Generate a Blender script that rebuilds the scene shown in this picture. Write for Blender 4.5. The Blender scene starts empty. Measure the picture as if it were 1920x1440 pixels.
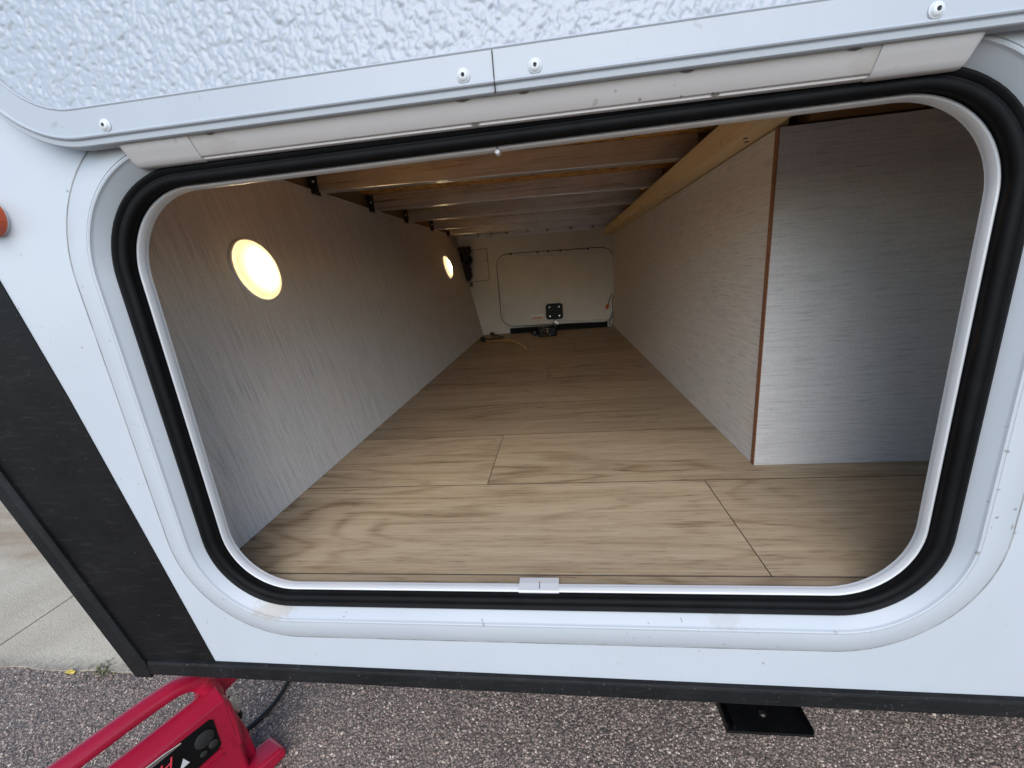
import bpy, bmesh, math, random
import numpy as np
from mathutils import Matrix, Vector

random.seed(7)
rng = np.random.default_rng(11)
S = bpy.context.scene
COL = S.collection
rad = math.radians

# ------------------------------------------------------------------ camera
cam_d = bpy.data.cameras.new('camera')
cam = bpy.data.objects.new('camera', cam_d)
COL.objects.link(cam)
cam_d.sensor_fit = 'HORIZONTAL'
cam_d.sensor_width = 36.0
cam_d.lens = 36.0 * 763.25 / 1920.0
cam_d.clip_start = 0.01
cam_d.clip_end = 500
R_ = ((0.9907247, 0.0521267, 0.1254886),      # right, up, back as columns
      (0.1071684, 0.2680396, -0.9574287),
      (-0.0835435, 0.9619967, 0.2599672))
m4 = Matrix.Identity(4)
for r in range(3):
    for c in range(3):
        m4[r][c] = R_[r][c]
m4.translation = Vector((0.48177, -0.44207, 0.40317))
cam.matrix_world = m4
S.camera = cam

# ------------------------------------------------------------------ sky, sun, exposure
SUN_EL, SUN_AZ = 34.0, 179.0       # azimuth clockwise from +Y: behind the photographer, overcast
w = bpy.data.worlds.new('World')
S.world = w
w.use_nodes = True
wn = w.node_tree
bg = wn.nodes['Background']
sky = wn.nodes.new('ShaderNodeTexSky')
sky.sky_type = 'NISHITA'
sky.sun_disc = False
sky.sun_elevation = rad(SUN_EL)
sky.sun_rotation = rad(SUN_AZ)
sky.air_density = 1.0
sky.dust_density = 0.3
sky.ozone_density = 2.0
wn.links.new(sky.outputs[0], bg.inputs[0])
bg.inputs[1].default_value = 0.12
sun_d = bpy.data.lights.new('sun', 'SUN')
sun_d.energy = 1.5
sun_d.angle = rad(60)
sun_d.color = (1.0, 0.97, 0.93)
sun = bpy.data.objects.new('sun', sun_d)
COL.objects.link(sun)
az, el = rad(SUN_AZ), rad(SUN_EL)
to_sun = Vector((math.sin(az) * math.cos(el), math.cos(az) * math.cos(el), math.sin(el)))
sun.rotation_euler = to_sun.to_track_quat('Z', 'Y').to_euler()
S.view_settings.view_transform = 'Standard'
S.view_settings.look = 'None'
S.view_settings.gamma = 1.0
S.view_settings.exposure = 1.08
S.cycles.max_bounces = 12
S.cycles.diffuse_bounces = 6

GZ = -0.62                              # ground level


# ------------------------------------------------------------------ helpers: nodes
class NT:
    def __init__(self, name):
        self.m = bpy.data.materials.new(name)
        self.m.use_nodes = True
        self.t = self.m.node_tree
        self.b = self.t.nodes['Principled BSDF']
        self.out = self.t.nodes['Material Output']

    def n(self, typ, ins=None, **props):
        nd = self.t.nodes.new('ShaderNode' + typ)
        for k, v in props.items():
            setattr(nd, k, v)
        for k, v in (ins or {}).items():
            self.set(nd.inputs[k], v)
        return nd

    def set(self, sock, v):
        if isinstance(v, bpy.types.NodeSocket):
            self.t.links.new(v, sock)
        elif isinstance(v, (tuple, list)) and sock.type == 'RGBA' and len(v) == 3:
            sock.default_value = (*v, 1)
        else:
            sock.default_value = v

    def math(self, op, a, b=0.0, c=0.0, clamp=False):
        nd = self.t.nodes.new('ShaderNodeMath')
        nd.operation = op
        nd.use_clamp = clamp
        for i, v in enumerate((a, b, c)):
            self.set(nd.inputs[i], v)
        return nd.outputs[0]

    def obj(self):
        return self.n('TexCoord').outputs['Object']

    def scaled(self, vec, sc, off=(0, 0, 0)):
        return self.n('Mapping', {'Vector': vec, 'Scale': sc, 'Location': off}).outputs[0]

    def noise(self, vec, scale=5.0, detail=2.0, rough=0.5, dist=0.0):
        return self.n('TexNoise', {'Vector': vec, 'Scale': scale, 'Detail': detail, 'Roughness': rough,
                                   'Distortion': dist}).outputs[0]

    def ramp(self, fac, stops, interp='LINEAR'):
        nd = self.n('ValToRGB', {'Fac': fac})
        e = nd.color_ramp.elements
        nd.color_ramp.interpolation = interp
        while len(e) < len(stops):
            e.new(0.5)
        for i, (p, c) in enumerate(stops):
            e[i].position = p
            e[i].color = (*c, 1) if len(c) == 3 else c
        return nd.outputs[0]

    def vramp(self, fac, lo, hi, a=0.0, b=1.0):
        nd = self.n('MapRange', {'Value': fac, 'From Min': lo, 'From Max': hi, 'To Min': a, 'To Max': b})
        return nd.outputs[0]

    def mix(self, fac, a, b, mode='MIX'):
        nd = self.n('Mix', data_type='RGBA', blend_type=mode)
        self.set(nd.inputs[0], fac)
        self.set(nd.inputs[6], a)
        self.set(nd.inputs[7], b)
        return nd.outputs[2]

    def bump(self, h, strength=0.3, dist=0.001, normal=None):
        nd = self.n('Bump', {'Height': h, 'Strength': strength, 'Distance': dist})
        if normal is not None:
            self.set(nd.inputs['Normal'], normal)
        self.set(self.b.inputs['Normal'], nd.outputs[0])
        return nd.outputs[0]

    def base(self, col, rough=0.5, metal=0.0, spec=None):
        self.set(self.b.inputs['Base Color'], col)
        self.set(self.b.inputs['Roughness'], rough)
        self.set(self.b.inputs['Metallic'], metal)
        if spec is not None:
            self.set(self.b.inputs['Specular IOR Level'], spec)
        return self


M = {}


def simple(key, col, rough=0.5, metal=0.0, spec=None, wear=0.0, wscale=40.0, bump=0.0):
    t = NT(key)
    c = col
    if wear:
        f = t.noise(t.obj(), wscale, 4, 0.6)
        c = t.mix(t.vramp(f, 0.35, 0.7), tuple(x * (1 - wear) for x in col), tuple(min(1, x * (1 + wear)) for x in col))
    t.base(c, rough, metal, spec)
    if bump:
        t.bump(t.noise(t.obj(), wscale * 6, 3), bump, 0.0006)
    M[key] = t.m


def white_paint(key, col, rough, speck=0.6, stain=None, streak=False):
    t = NT(key)
    o = t.obj()
    c = col
    f = t.noise(o, 6.0, 4, 0.6)
    c = t.mix(t.vramp(f, 0.4, 0.75, 0, 0.5), c, tuple(x * 0.9 for x in col))
    if streak:
        g = t.noise(t.scaled(o, (60, 60, 4)), 1.0, 3, 0.6)
        c = t.mix(t.vramp(g, 0.55, 0.8, 0, 0.35), c, tuple(x * 0.82 for x in col))
    if speck:
        s = t.noise(o, 120.0, 2, 0.4)
        gate = t.noise(o, 9.0, 2)
        k = t.math('MULTIPLY', t.vramp(s, 0.70, 0.74), t.vramp(gate, 0.5, 0.62))
        c = t.mix(t.math('MULTIPLY', k, speck), c, (0.16, 0.14, 0.12))
    if stain:
        for (p, r_, colr, amt) in stain:
            d = t.n('VectorMath', {0: t.scaled(o, (1, 0.4, 2.2)), 1: (p[0], p[1] * .4, p[2] * 2.2)}, operation='DISTANCE').outputs['Value']
            dn = t.math('ADD', d, t.math('MULTIPLY', t.math('SUBTRACT', t.noise(o, 130, 5, 0.75), 0.5), r_ * 2.6))
            k = t.vramp(dn, r_, r_ * 0.55, 0, amt)
            c = t.mix(k, c, colr)
    t.base(c, rough)
    t.bump(t.noise(o, 220, 2), 0.05, 0.0004)
    M[key] = t.m


def fabric_panel(key, axis, ca, cb):
    """Laminated panelling printed with a linen of short streaks along one axis."""
    t = NT(key)
    o = t.obj()
    sc = {'z': (0, 150, 2.6), 'y': (0, 5, 170), 'x': (5, 0, 170)}[axis]
    sc2 = {'z': (0, 330, 11), 'y': (0, 18, 400), 'x': (18, 0, 400)}[axis]
    a = t.noise(t.scaled(o, sc), 1.0, 4, 0.7)
    b = t.noise(t.scaled(o, sc2), 1.0, 2, 0.5)
    d = t.noise(o, 420, 3, 0.75)
    e = t.noise(o, 3.0, 2, 0.5)
    h = t.math('ADD', t.math('MULTIPLY', a, 0.34), t.math('ADD', t.math('MULTIPLY', b, 0.24), t.math('MULTIPLY', d, 0.46)))
    h = t.math('ADD', h, t.math('MULTIPLY', e, 0.06))
    mid = tuple((x + 2 * y) / 3 for x, y in zip(ca, cb))
    c = t.ramp(h, [(0.38, ca), (0.54, mid), (0.70, cb)])
    dash2 = t.vramp(t.noise(t.scaled(o, sc2, (3, 5, 7)), 1.0, 1, 0.5), 0.58, 0.70, 0, 0.38)
    c = t.mix(dash2, c, tuple(x * 0.62 for x in ca))
    t.base(c, 0.8, 0.0, 0.06)
    t.bump(h, 0.25, 0.0004)
    M[key] = t.m


def vinyl_wood(key):
    t = NT(key)
    o = t.obj()
    rnd = t.n('ObjectInfo').outputs['Random']
    off = t.n('CombineXYZ', {0: t.math('MULTIPLY', rnd, 37.0), 1: t.math('MULTIPLY', rnd, 91.0), 2: t.math('MULTIPLY', rnd, 13.0)}).outputs[0]
    p = t.n('VectorMath', {0: o, 1: off}, operation='ADD').outputs[0]
    warp = t.noise(t.scaled(p, (3, 9, 3)), 1.0, 3, 0.6)
    # cathedral figure: level lines of a stretched noise
    n1 = t.noise(t.scaled(p, (1.15, 6.5, 1)), 1.0, 2.0, 0.45, 0.3)
    rings = t.math('SINE', t.math('ADD', t.math('MULTIPLY', n1, 95.0), t.math('MULTIPLY', warp, 5.0)))
    rings = t.vramp(rings, -1, 1)
    rings = t.math('POWER', rings, 3.5)
    gate = t.vramp(t.noise(t.scaled(p, (1.6, 5, 1)), 1.0, 2), 0.36, 0.58)
    # pores and fibres
    fib = t.noise(t.scaled(p, (6, 170, 9)), 1.0, 5, 0.68, 0.15)
    por = t.vramp(t.noise(t.scaled(p, (24, 300, 24)), 1.0, 2, 0.5), 0.56, 0.68)
    band = t.noise(t.scaled(p, (1.3, 24, 1)), 1.0, 3, 0.6)
    h = t.math('MULTIPLY', rings, t.math('MULTIPLY', gate, 0.30))
    h = t.math('ADD', h, t.math('MULTIPLY', t.vramp(fib, 0.32, 0.68), 0.40))
    h = t.math('ADD', h, t.math('MULTIPLY', t.vramp(band, 0.3, 0.7), 0.26))
    h = t.math('ADD', h, t.math('MULTIPLY', por, 0.24))
    c = t.ramp(h, [(0.12, (0.465, 0.366, 0.244)), (0.42, (0.373, 0.283, 0.181)), (0.68, (0.258, 0.181, 0.108)), (0.95, (0.124, 0.080, 0.041))])
    # knots
    vk = t.n('TexVoronoi', {'Vector': t.scaled(p, (1.4, 4.2, 1.4)), 'Scale': 1.0}, feature='F1')
    kn = t.vramp(t.math('ADD', vk.outputs['Distance'], t.math('MULTIPLY', warp, 0.08)), 0.12, 0.05, 0, 0.7)
    c = t.mix(kn, c, (0.116, 0.072, 0.035))
    tone = t.vramp(rnd, 0, 1, 0.88, 1.08)
    c = t.mix(1.0, c, t.n('CombineColor', {0: tone, 1: tone, 2: tone}).outputs[0], 'MULTIPLY')
    t.base(c, t.vramp(h, 0, 1, 0.45, 0.6), 0.0, 0.3)
    t.bump(h, 0.22, 0.0004)
    M[key] = t.m


def pine(key, ca, cb, axis='y'):
    t = NT(key)
    o = t.obj()
    sc = {'y': (120, 3, 120), 'x': (3, 120, 120)}[axis]
    h = t.noise(t.scaled(o, sc), 1.0, 4, 0.6, 0.3)
    c = t.ramp(h, [(0.3, ca), (0.7, cb)])
    kn = t.noise(o, 14.0, 2, 0.4)
    c = t.mix(t.vramp(kn, 0.68, 0.76, 0, 0.6), c, tuple(x * 0.4 for x in ca))
    t.base(c, 0.65)
    t.bump(h, 0.2, 0.0005)
    M[key] = t.m


def strand_board(key):
    t = NT(key)
    o = t.obj()
    v = t.n('TexVoronoi', {'Vector': t.scaled(o, (55, 120, 60), (0, 0, 0)), 'Scale': 1.0, 'Randomness': 1.0}, feature='F1')
    hue = t.n('SeparateColor', {0: v.outputs['Color']}).outputs[0]
    g = t.noise(t.scaled(o, (90, 200, 90)), 1.0, 3)
    h = t.math('ADD', t.math('MULTIPLY', hue, 0.6), t.math('MULTIPLY', g, 0.4))
    c = t.ramp(h, [(0.2, (0.270, 0.111, 0.020)), (0.5, (0.567, 0.273, 0.060)), (0.85, (0.810, 0.468, 0.130))])
    t.base(c, 0.7)
    t.bump(h, 0.5, 0.001)
    M[key] = t.m


def aluminium(key, col, rough=0.35):
    t = NT(key)
    o = t.obj()
    s = t.noise(t.scaled(o, (2.5, 180, 180)), 1.0, 4, 0.65)
    sm = t.noise(o, 12, 3, 0.6)
    c = t.mix(t.vramp(s, 0.3, 0.7), tuple(x * 0.72 for x in col), col)
    c = t.mix(t.vramp(sm, 0.45, 0.75, 0, 0.5), c, tuple(x * 0.6 for x in col))
    t.base(c, t.vramp(s, 0.3, 0.7, rough * 0.8, rough * 1.4), 0.9)
    t.bump(s, 0.1, 0.0003)
    M[key] = t.m


def asphalt_mat(key):
    t = NT(key)
    o = t.obj()
    v = t.n('TexVoronoi', {'Vector': o, 'Scale': 190.0}, feature='F1')
    hue = t.n('SeparateColor', {0: v.outputs['Color']}).outputs[0]
    big = t.noise(o, 3.0, 4, 0.6)
    mid = t.noise(o, 60.0, 4, 0.7)
    stone = t.ramp(hue, [(0.0, (0.082, 0.068, 0.058)), (0.35, (0.181, 0.146, 0.121)), (0.6, (0.312, 0.226, 0.188)), (0.85, (0.429, 0.342, 0.276)), (1.0, (0.693, 0.569, 0.451))])
    edge = t.vramp(v.outputs['Distance'], 0.35, 0.75)
    c = t.mix(edge, stone, (0.075, 0.061, 0.050))
    c = t.mix(t.vramp(mid, 0.45, 0.75, 0, 0.6), c, (0.100, 0.080, 0.065))
    c = t.mix(t.vramp(big, 0.4, 0.7, 0, 0.35), c, (0.330, 0.255, 0.207))
    t.base(c, 0.85)
    h = t.math('ADD', t.math('MULTIPLY', t.math('SUBTRACT', 1.0, v.outputs['Distance']), 0.7), t.math('ADD', t.math('MULTIPLY', hue, 0.6), mid))
    t.bump(h, 0.9, 0.003)
    M[key] = t.m


def stone_chip_mat(key):
    t = NT(key)
    isl = t.n('NewGeometry').outputs['Random Per Island']
    c = t.ramp(isl, [(0.0, (0.091, 0.073, 0.064)), (0.25, (0.165, 0.134, 0.116)), (0.45, (0.280, 0.205, 0.173)), (0.65, (0.363, 0.241, 0.198)),
                     (0.82, (0.412, 0.328, 0.270)), (1.0, (0.759, 0.627, 0.513))])
    f = t.noise(t.obj(), 500, 3, 0.6)
    c = t.mix(t.vramp(f, 0.4, 0.7, 0, 0.5), c, (0.114, 0.095, 0.076))
    t.base(c, 0.8)
    M[key] = t.m


def concrete_mat(key):
    t = NT(key)
    o = t.obj()
    a = t.noise(o, 2.2, 5, 0.65)
    b = t.noise(o, 70, 4, 0.7)
    f = t.noise(o, 400, 2, 0.6)
    c = t.ramp(a, [(0.3, (0.460, 0.379, 0.275)), (0.7, (0.644, 0.551, 0.415))])
    c = t.mix(t.vramp(b, 0.5, 0.75, 0, 0.5), c, (0.368, 0.303, 0.222))
    c = t.mix(t.vramp(f, 0.58, 0.7, 0, 0.6), c, (0.261, 0.220, 0.170))
    # brown run-off stain across the slab
    sep = t.n('SeparateXYZ', {0: o})
    band = t.math('ADD', sep.outputs[1], t.math('ADD', t.math('MULTIPLY', sep.outputs[0], 0.12), t.math('MULTIPLY', t.noise(o, 2.0, 4, 0.6), 0.25)))
    k = t.math('MULTIPLY', t.vramp(band, 0.66, 0.76), t.vramp(band, 1.25, 0.95))
    k = t.math('MULTIPLY', k, t.vramp(t.noise(t.scaled(o, (2, 14, 2)), 1.0, 4, 0.6), 0.3, 0.6, 0.3, 0.75))
    c = t.mix(k, c, (0.307, 0.200, 0.112))
    ed = t.math('MULTIPLY', t.vramp(t.math('ADD', sep.outputs[1], t.math('MULTIPLY', t.noise(o, 30, 4, 0.7), 0.03)), 0.405, 0.352), t.vramp(b, 0.3, 0.6, 0.35, 0.95))
    c = t.mix(ed, c, (0.16, 0.135, 0.11))
    t.base(c, 0.85)
    t.bump(t.math('ADD', b, f), 0.9, 0.003)
    M[key] = t.m


def black_vinyl(key, base_c, rough):
    t = NT(key)
    o = t.obj()
    a = t.noise(o, 14, 4, 0.6)
    s = t.noise(t.scaled(o, (30, 30, 220)), 1.0, 3, 0.6)
    sp = t.noise(o, 260, 2, 0.5)
    c = t.mix(t.vramp(a, 0.35, 0.7, 0, 0.8), base_c, tuple(x * 1.9 for x in base_c))
    c = t.mix(t.vramp(s, 0.55, 0.8, 0, 0.3), c, (0.045, 0.042, 0.040))
    c = t.mix(t.vramp(sp, 0.68, 0.75, 0, 0.5), c, (0.10, 0.095, 0.09))
    t.base(c, t.vramp(a, 0.3, 0.7, rough * 0.85, rough * 1.2), 0.0, 0.15)
    M[key] = t.m


white_paint('white_wall', (0.439, 0.466, 0.495), 0.32, 0.55)
white_paint('white_frame', (0.424, 0.448, 0.473), 0.38, 0.7,
            stain=[((0.066, -0.012, -0.018), 0.032, (0.34, 0.28, 0.20), 0.55),
                   ((0.66, -0.012, -0.022), 0.022, (0.33, 0.32, 0.30), 0.4),
                   ((0.80, -0.018, 0.01), 0.02, (0.33, 0.30, 0.26), 0.4)])
white_paint('white_bead', (0.66, 0.655, 0.655), 0.28, 0.0)
white_paint('white_hinge', (0.475, 0.445, 0.43), 0.42, 1.0, stain=[((0.16, -0.03, 0.548), 0.02, (0.40, 0.37, 0.33), 0.45), ((0.74, -0.03, 0.540), 0.018, (0.40, 0.37, 0.33), 0.45)])
white_paint('white_cap', (0.475, 0.455, 0.445), 0.5, 0.6)
white_paint('door_frame', (0.365, 0.391, 0.422), 0.4, 0.25)
white_paint('door_panel', (0.355, 0.382, 0.42), 0.30, 0.0)
white_paint('screw_white', (0.570, 0.587, 0.596), 0.35, 0.0)
simple('dirty_seam', (0.24, 0.24, 0.24), 0.85, wear=0.3, wscale=40)
simple('notch', (0.10, 0.085, 0.075), 0.8)
simple('black_gap', (0.012, 0.011, 0.011), 0.8)
simple('rubber', (0.004, 0.004, 0.0044), 0.62, spec=0.13, wear=0.3, wscale=30, bump=0.1)
black_vinyl('black_stripe', (0.0045, 0.0042, 0.0043), 0.55)
black_vinyl('black_trim', (0.0075, 0.0075, 0.0078), 0.5)
simple('underside', (0.03, 0.03, 0.03), 0.8)
fabric_panel('linen_upright', 'z', (0.44, 0.42, 0.395), (0.76, 0.74, 0.715))
fabric_panel('linen_lengthwise', 'y', (0.44, 0.41, 0.38), (0.74, 0.71, 0.67))
fabric_panel('linen_crosswise', 'x', (0.40, 0.383, 0.372), (0.64, 0.62, 0.605))
vinyl_wood('vinyl_plank')
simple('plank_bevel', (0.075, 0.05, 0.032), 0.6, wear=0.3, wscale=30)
pine('pine', (0.66, 0.47, 0.24), (0.80, 0.64, 0.39))
pine('brown_board', (0.17, 0.09, 0.035), (0.30, 0.17, 0.07), 'x')
pine('brown_rail', (0.20, 0.125, 0.06), (0.32, 0.22, 0.12))
strand_board('strand_board')
aluminium('beam_metal', (0.84, 0.84, 0.85), 0.30)
simple('steel', (0.55, 0.54, 0.52), 0.3, 1.0)
simple('dark_bracket', (0.05, 0.045, 0.04), 0.4, 0.8)
simple('raw_edge', (0.24, 0.10, 0.045), 0.8, wear=0.3, wscale=200)
simple('liner', (0.62, 0.585, 0.53), 0.5, wear=0.05, wscale=8)
simple('liner_frame', (0.68, 0.66, 0.62), 0.4)
simple('black_plastic', (0.0035, 0.0035, 0.0038), 0.45, spec=0.18, wear=0.3)
simple('chrome', (0.75, 0.75, 0.75), 0.15, 1.0)
simple('sticker', (0.75, 0.72, 0.66), 0.5)
simple('orange_print', (0.55, 0.14, 0.03), 0.5)
simple('wire_nut', (0.60, 0.12, 0.03), 0.45)
simple('wire', (0.03, 0.02, 0.018), 0.5)
simple('brass', (0.85, 0.64, 0.32), 0.32, 1.0, wear=0.2)
simple('dark_rod', (0.10, 0.06, 0.035), 0.4, 0.6)
asphalt_mat('asphalt')
stone_chip_mat('stone_chip')
concrete_mat('concrete')
simple('weed', (0.12, 0.115, 0.05), 0.7)
simple('yellow_leaf', (0.55, 0.40, 0.05), 0.6)
simple('red_plastic', (0.36, 0.006, 0.030), 0.34, wear=0.12, wscale=10, bump=0.06)
simple('red_print', (0.55, 0.03, 0.05), 0.4)
simple('grey_knob', (0.014, 0.014, 0.013), 0.6)
simple('white_print', (0.6, 0.6, 0.6), 0.4)
simple('black_cable', (0.012, 0.012, 0.012), 0.5)


def lens_material():
    t = NT('lamp_lens')
    tr = t.n('BsdfTranslucent', {'Color': (1.0, 0.93, 0.80)})
    df = t.n('BsdfDiffuse', {'Color': (0.85, 0.80, 0.70)})
    mx = t.n('MixShader', {0: 0.3, 1: tr.outputs[0], 2: df.outputs[0]})
    em = t.n('Emission', {'Color': (1.0, 0.82, 0.55), 'Strength': 0.22})
    ad = t.n('AddShader', {0: mx.outputs[0], 1: em.outputs[0]})
    t.t.links.new(ad.outputs[0], t.out.inputs[0])
    M['lamp_lens'] = t.m
    t = NT('lamp_lens_dim')                    # outer zone of the lens: glow falloff put into its colour
    tr = t.n('BsdfTranslucent', {'Color': (0.36, 0.31, 0.22)})
    df = t.n('BsdfDiffuse', {'Color': (0.75, 0.70, 0.60)})
    mx = t.n('MixShader', {0: 0.3, 1: tr.outputs[0], 2: df.outputs[0]})
    em = t.n('Emission', {'Color': (1.0, 0.82, 0.55), 'Strength': 0.22})
    ad = t.n('AddShader', {0: mx.outputs[0], 1: em.outputs[0]})
    t.t.links.new(ad.outputs[0], t.out.inputs[0])
    M['lamp_lens_dim'] = t.m
    t = NT('lamp_led')
    em = t.n('Emission', {'Color': (1.0, 0.78, 0.48), 'Strength': 1000.0})
    t.t.links.new(em.outputs[0], t.out.inputs[0])
    M['lamp_led'] = t.m
    t = NT('amber_lens')
    t.base((0.75, 0.10, 0.02), 0.12)
    t.b.inputs['Transmission Weight'].default_value = 0.5
    t.bump(t.n('TexWave', {'Vector': t.obj(), 'Scale': 160.0}).outputs[1], 0.5, 0.001)
    M['amber_lens'] = t.m


lens_material()


# ------------------------------------------------------------------ helpers: geometry
def empty(name, loc, label, cat, group=None):
    o = bpy.data.objects.new(name, None)
    o.empty_display_size = 0.05
    COL.objects.link(o)
    o.location = loc
    o['label'] = label
    o['category'] = cat
    if group:
        o['group'] = group
    return o


def world_of(o):
    v = Vector(o.location)
    while o.parent:
        o = o.parent
        v += Vector(o.location)
    return v


class MB:
    def __init__(self):
        self.v, self.f = [], []

    def add(self, verts, faces):
        k = len(self.v)
        self.v += [tuple(p) for p in verts]
        self.f += [tuple(i + k for i in f) for f in faces]
        return self

    def box(self, x0, x1, y0, y1, z0, z1):
        return self.hexa([(x0, y0, z0), (x1, y0, z0), (x1, y1, z0), (x0, y1, z0), (x0, y0, z1), (x1, y0, z1), (x1, y1, z1), (x0, y1, z1)])

    def hexa(self, p):
        return self.add(p, [(3, 2, 1, 0), (4, 5, 6, 7), (0, 1, 5, 4), (1, 2, 6, 5), (2, 3, 7, 6), (3, 0, 4, 7)])

    def prism(self, poly, d, frame=None):
        """poly: points; d: Vector offset."""
        n = len(poly)
        p = [Vector(q) for q in poly]
        q = [a + Vector(d) for a in p]
        self.add(p + q, [tuple(range(n))[::-1], tuple(range(n, 2 * n))] + [(i, (i + 1) % n, n + (i + 1) % n, n + i) for i in range(n)])
        return self

    def tube(self, pts, r, seg=8, cap=True, squash=1.0):
        pts = [Vector(p) for p in pts]
        rr = r if isinstance(r, (list, tuple)) else [r] * len(pts)
        rings = []
        up = Vector((0.02, 0.03, 1))
        for i, p in enumerate(pts):
            t = (pts[min(i + 1, len(pts) - 1)] - pts[max(i - 1, 0)]).normalized()
            a = t.cross(up)
            if a.length < 0.05:
                a = t.cross(Vector((1, 0, 0)))
            a.normalize()
            b = a.cross(t)
            rings.append([p + a * math.cos(2 * math.pi * k / seg) * rr[i] + b * math.sin(2 * math.pi * k / seg) * rr[i] * squash for k in range(seg)])
        vs = [v for rg in rings for v in rg]
        fs = []
        for i in range(len(pts) - 1):
            for k in range(seg):
                fs.append((i * seg + k, i * seg + (k + 1) % seg, (i + 1) * seg + (k + 1) % seg, (i + 1) * seg + k))
        if cap:
            fs.append(tuple(range(seg))[::-1])
            fs.append(tuple(range((len(pts) - 1) * seg, len(pts) * seg)))
        return self.add(vs, fs)

    def lathe(self, prof, c, axis, seg=32, capend=True):
        """prof: (radius, height) list along axis from c."""
        ax = Vector(axis).normalized()
        a = ax.orthogonal().normalized()
        b = ax.cross(a)
        c = Vector(c)
        vs, fs = [], []
        for (r, h) in prof:
            for k in range(seg):
                th = 2 * math.pi * k / seg
                vs.append(c + ax * h + (a * math.cos(th) + b * math.sin(th)) * r)
        for i in range(len(prof) - 1):
            for k in range(seg):
                fs.append((i * seg + k, i * seg + (k + 1) % seg, (i + 1) * seg + (k + 1) % seg, (i + 1) * seg + k))
        if capend:
            fs.append(tuple(range((len(prof) - 1) * seg, len(prof) * seg)))
            fs.append(tuple(range(seg))[::-1])
        return self.add(vs, fs)

    def sweep(self, x0, x1, z0, z1, r, prof, seg=18, closed=False, sgn=1):
        """Profile (outward offset, y) swept round a rounded rectangle in the xz plane."""
        loops = []
        for (a, y) in prof:
            loops.append([(x, y, z) for x, z in rrect(x0, x1, z0, z1, r, a, seg)])
        n = len(loops[0])
        vs = [p for lp in loops for p in lp]
        fs = []
        m = len(prof)
        for i in range(m if closed else m - 1):
            j = (i + 1) % m
            for k in range(n):
                fs.append((i * n + k, i * n + (k + 1) % n, j * n + (k + 1) % n, j * n + k))
        return self.add(vs, fs)

    def build(self, name, mat, parent=None, smooth=None, bevel=0.0, fn=None, label=None, kind=None, segs=2):
        me = bpy.data.meshes.new(name)
        vs = [fn(p) for p in self.v] if fn else self.v
        me.from_pydata(vs, [], self.f)
        bm = bmesh.new()
        bm.from_mesh(me)
        bmesh.ops.recalc_face_normals(bm, faces=bm.faces)
        bm.to_mesh(me)
        bm.free()
        me.materials.append(M[mat])
        o = bpy.data.objects.new(name, me)
        COL.objects.link(o)
        if parent is not None:
            o.parent = parent
            o.location = -world_of(parent)
        if smooth is not None:
            me.polygons.foreach_set('use_smooth', [True] * len(me.polygons))
            me.set_sharp_from_angle(angle=rad(smooth))
        if bevel:
            b = o.modifiers.new('bevel', 'BEVEL')
            b.width = bevel
            b.segments = segs
            b.limit_method = 'ANGLE'
            b.angle_limit = rad(35)
        if label:
            o['label'] = label
        if kind:
            o['kind'] = kind
        return o


def rrect(x0, x1, z0, z1, r, a=0.0, seg=18):
    x0, x1, z0, z1, r = x0 - a, x1 + a, z0 - a, z1 + a, max(r + a, 0.0005)
    out = []
    for cx, cz, s in ((x1 - r, z1 - r, 0), (x0 + r, z1 - r, 90), (x0 + r, z0 + r, 180), (x1 - r, z0 + r, 270)):
        for k in range(seg + 1):
            th = rad(s + 90.0 * k / seg)
            out.append((cx + r * math.cos(th), cz + r * math.sin(th)))
    return out


def smooth_path(pts, n=8):
    """Catmull-Rom through points."""
    P = [Vector(p) for p in pts]
    P = [P[0] * 2 - P[1]] + P + [P[-1] * 2 - P[-2]]
    out = []
    for i in range(1, len(P) - 2):
        a, b, c, d = P[i - 1], P[i], P[i + 1], P[i + 2]
        for k in range(n):
            t = k / n
            out.append(0.5 * (2 * b + (c - a) * t + (2 * a - 5 * b + 4 * c - d) * t * t + (3 * b - a - 3 * c + d) * t ** 3))
    out.append(P[-2])
    return out


def struct(o):
    o['kind'] = 'structure'
    return o


# ================================================================== the ground
struct(MB().add([(-150, -150, GZ), (150, -150, GZ), (150, 150, GZ), (-150, 150, GZ)], [(0, 1, 2, 3)]).build('asphalt_ground', 'asphalt'))

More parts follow.
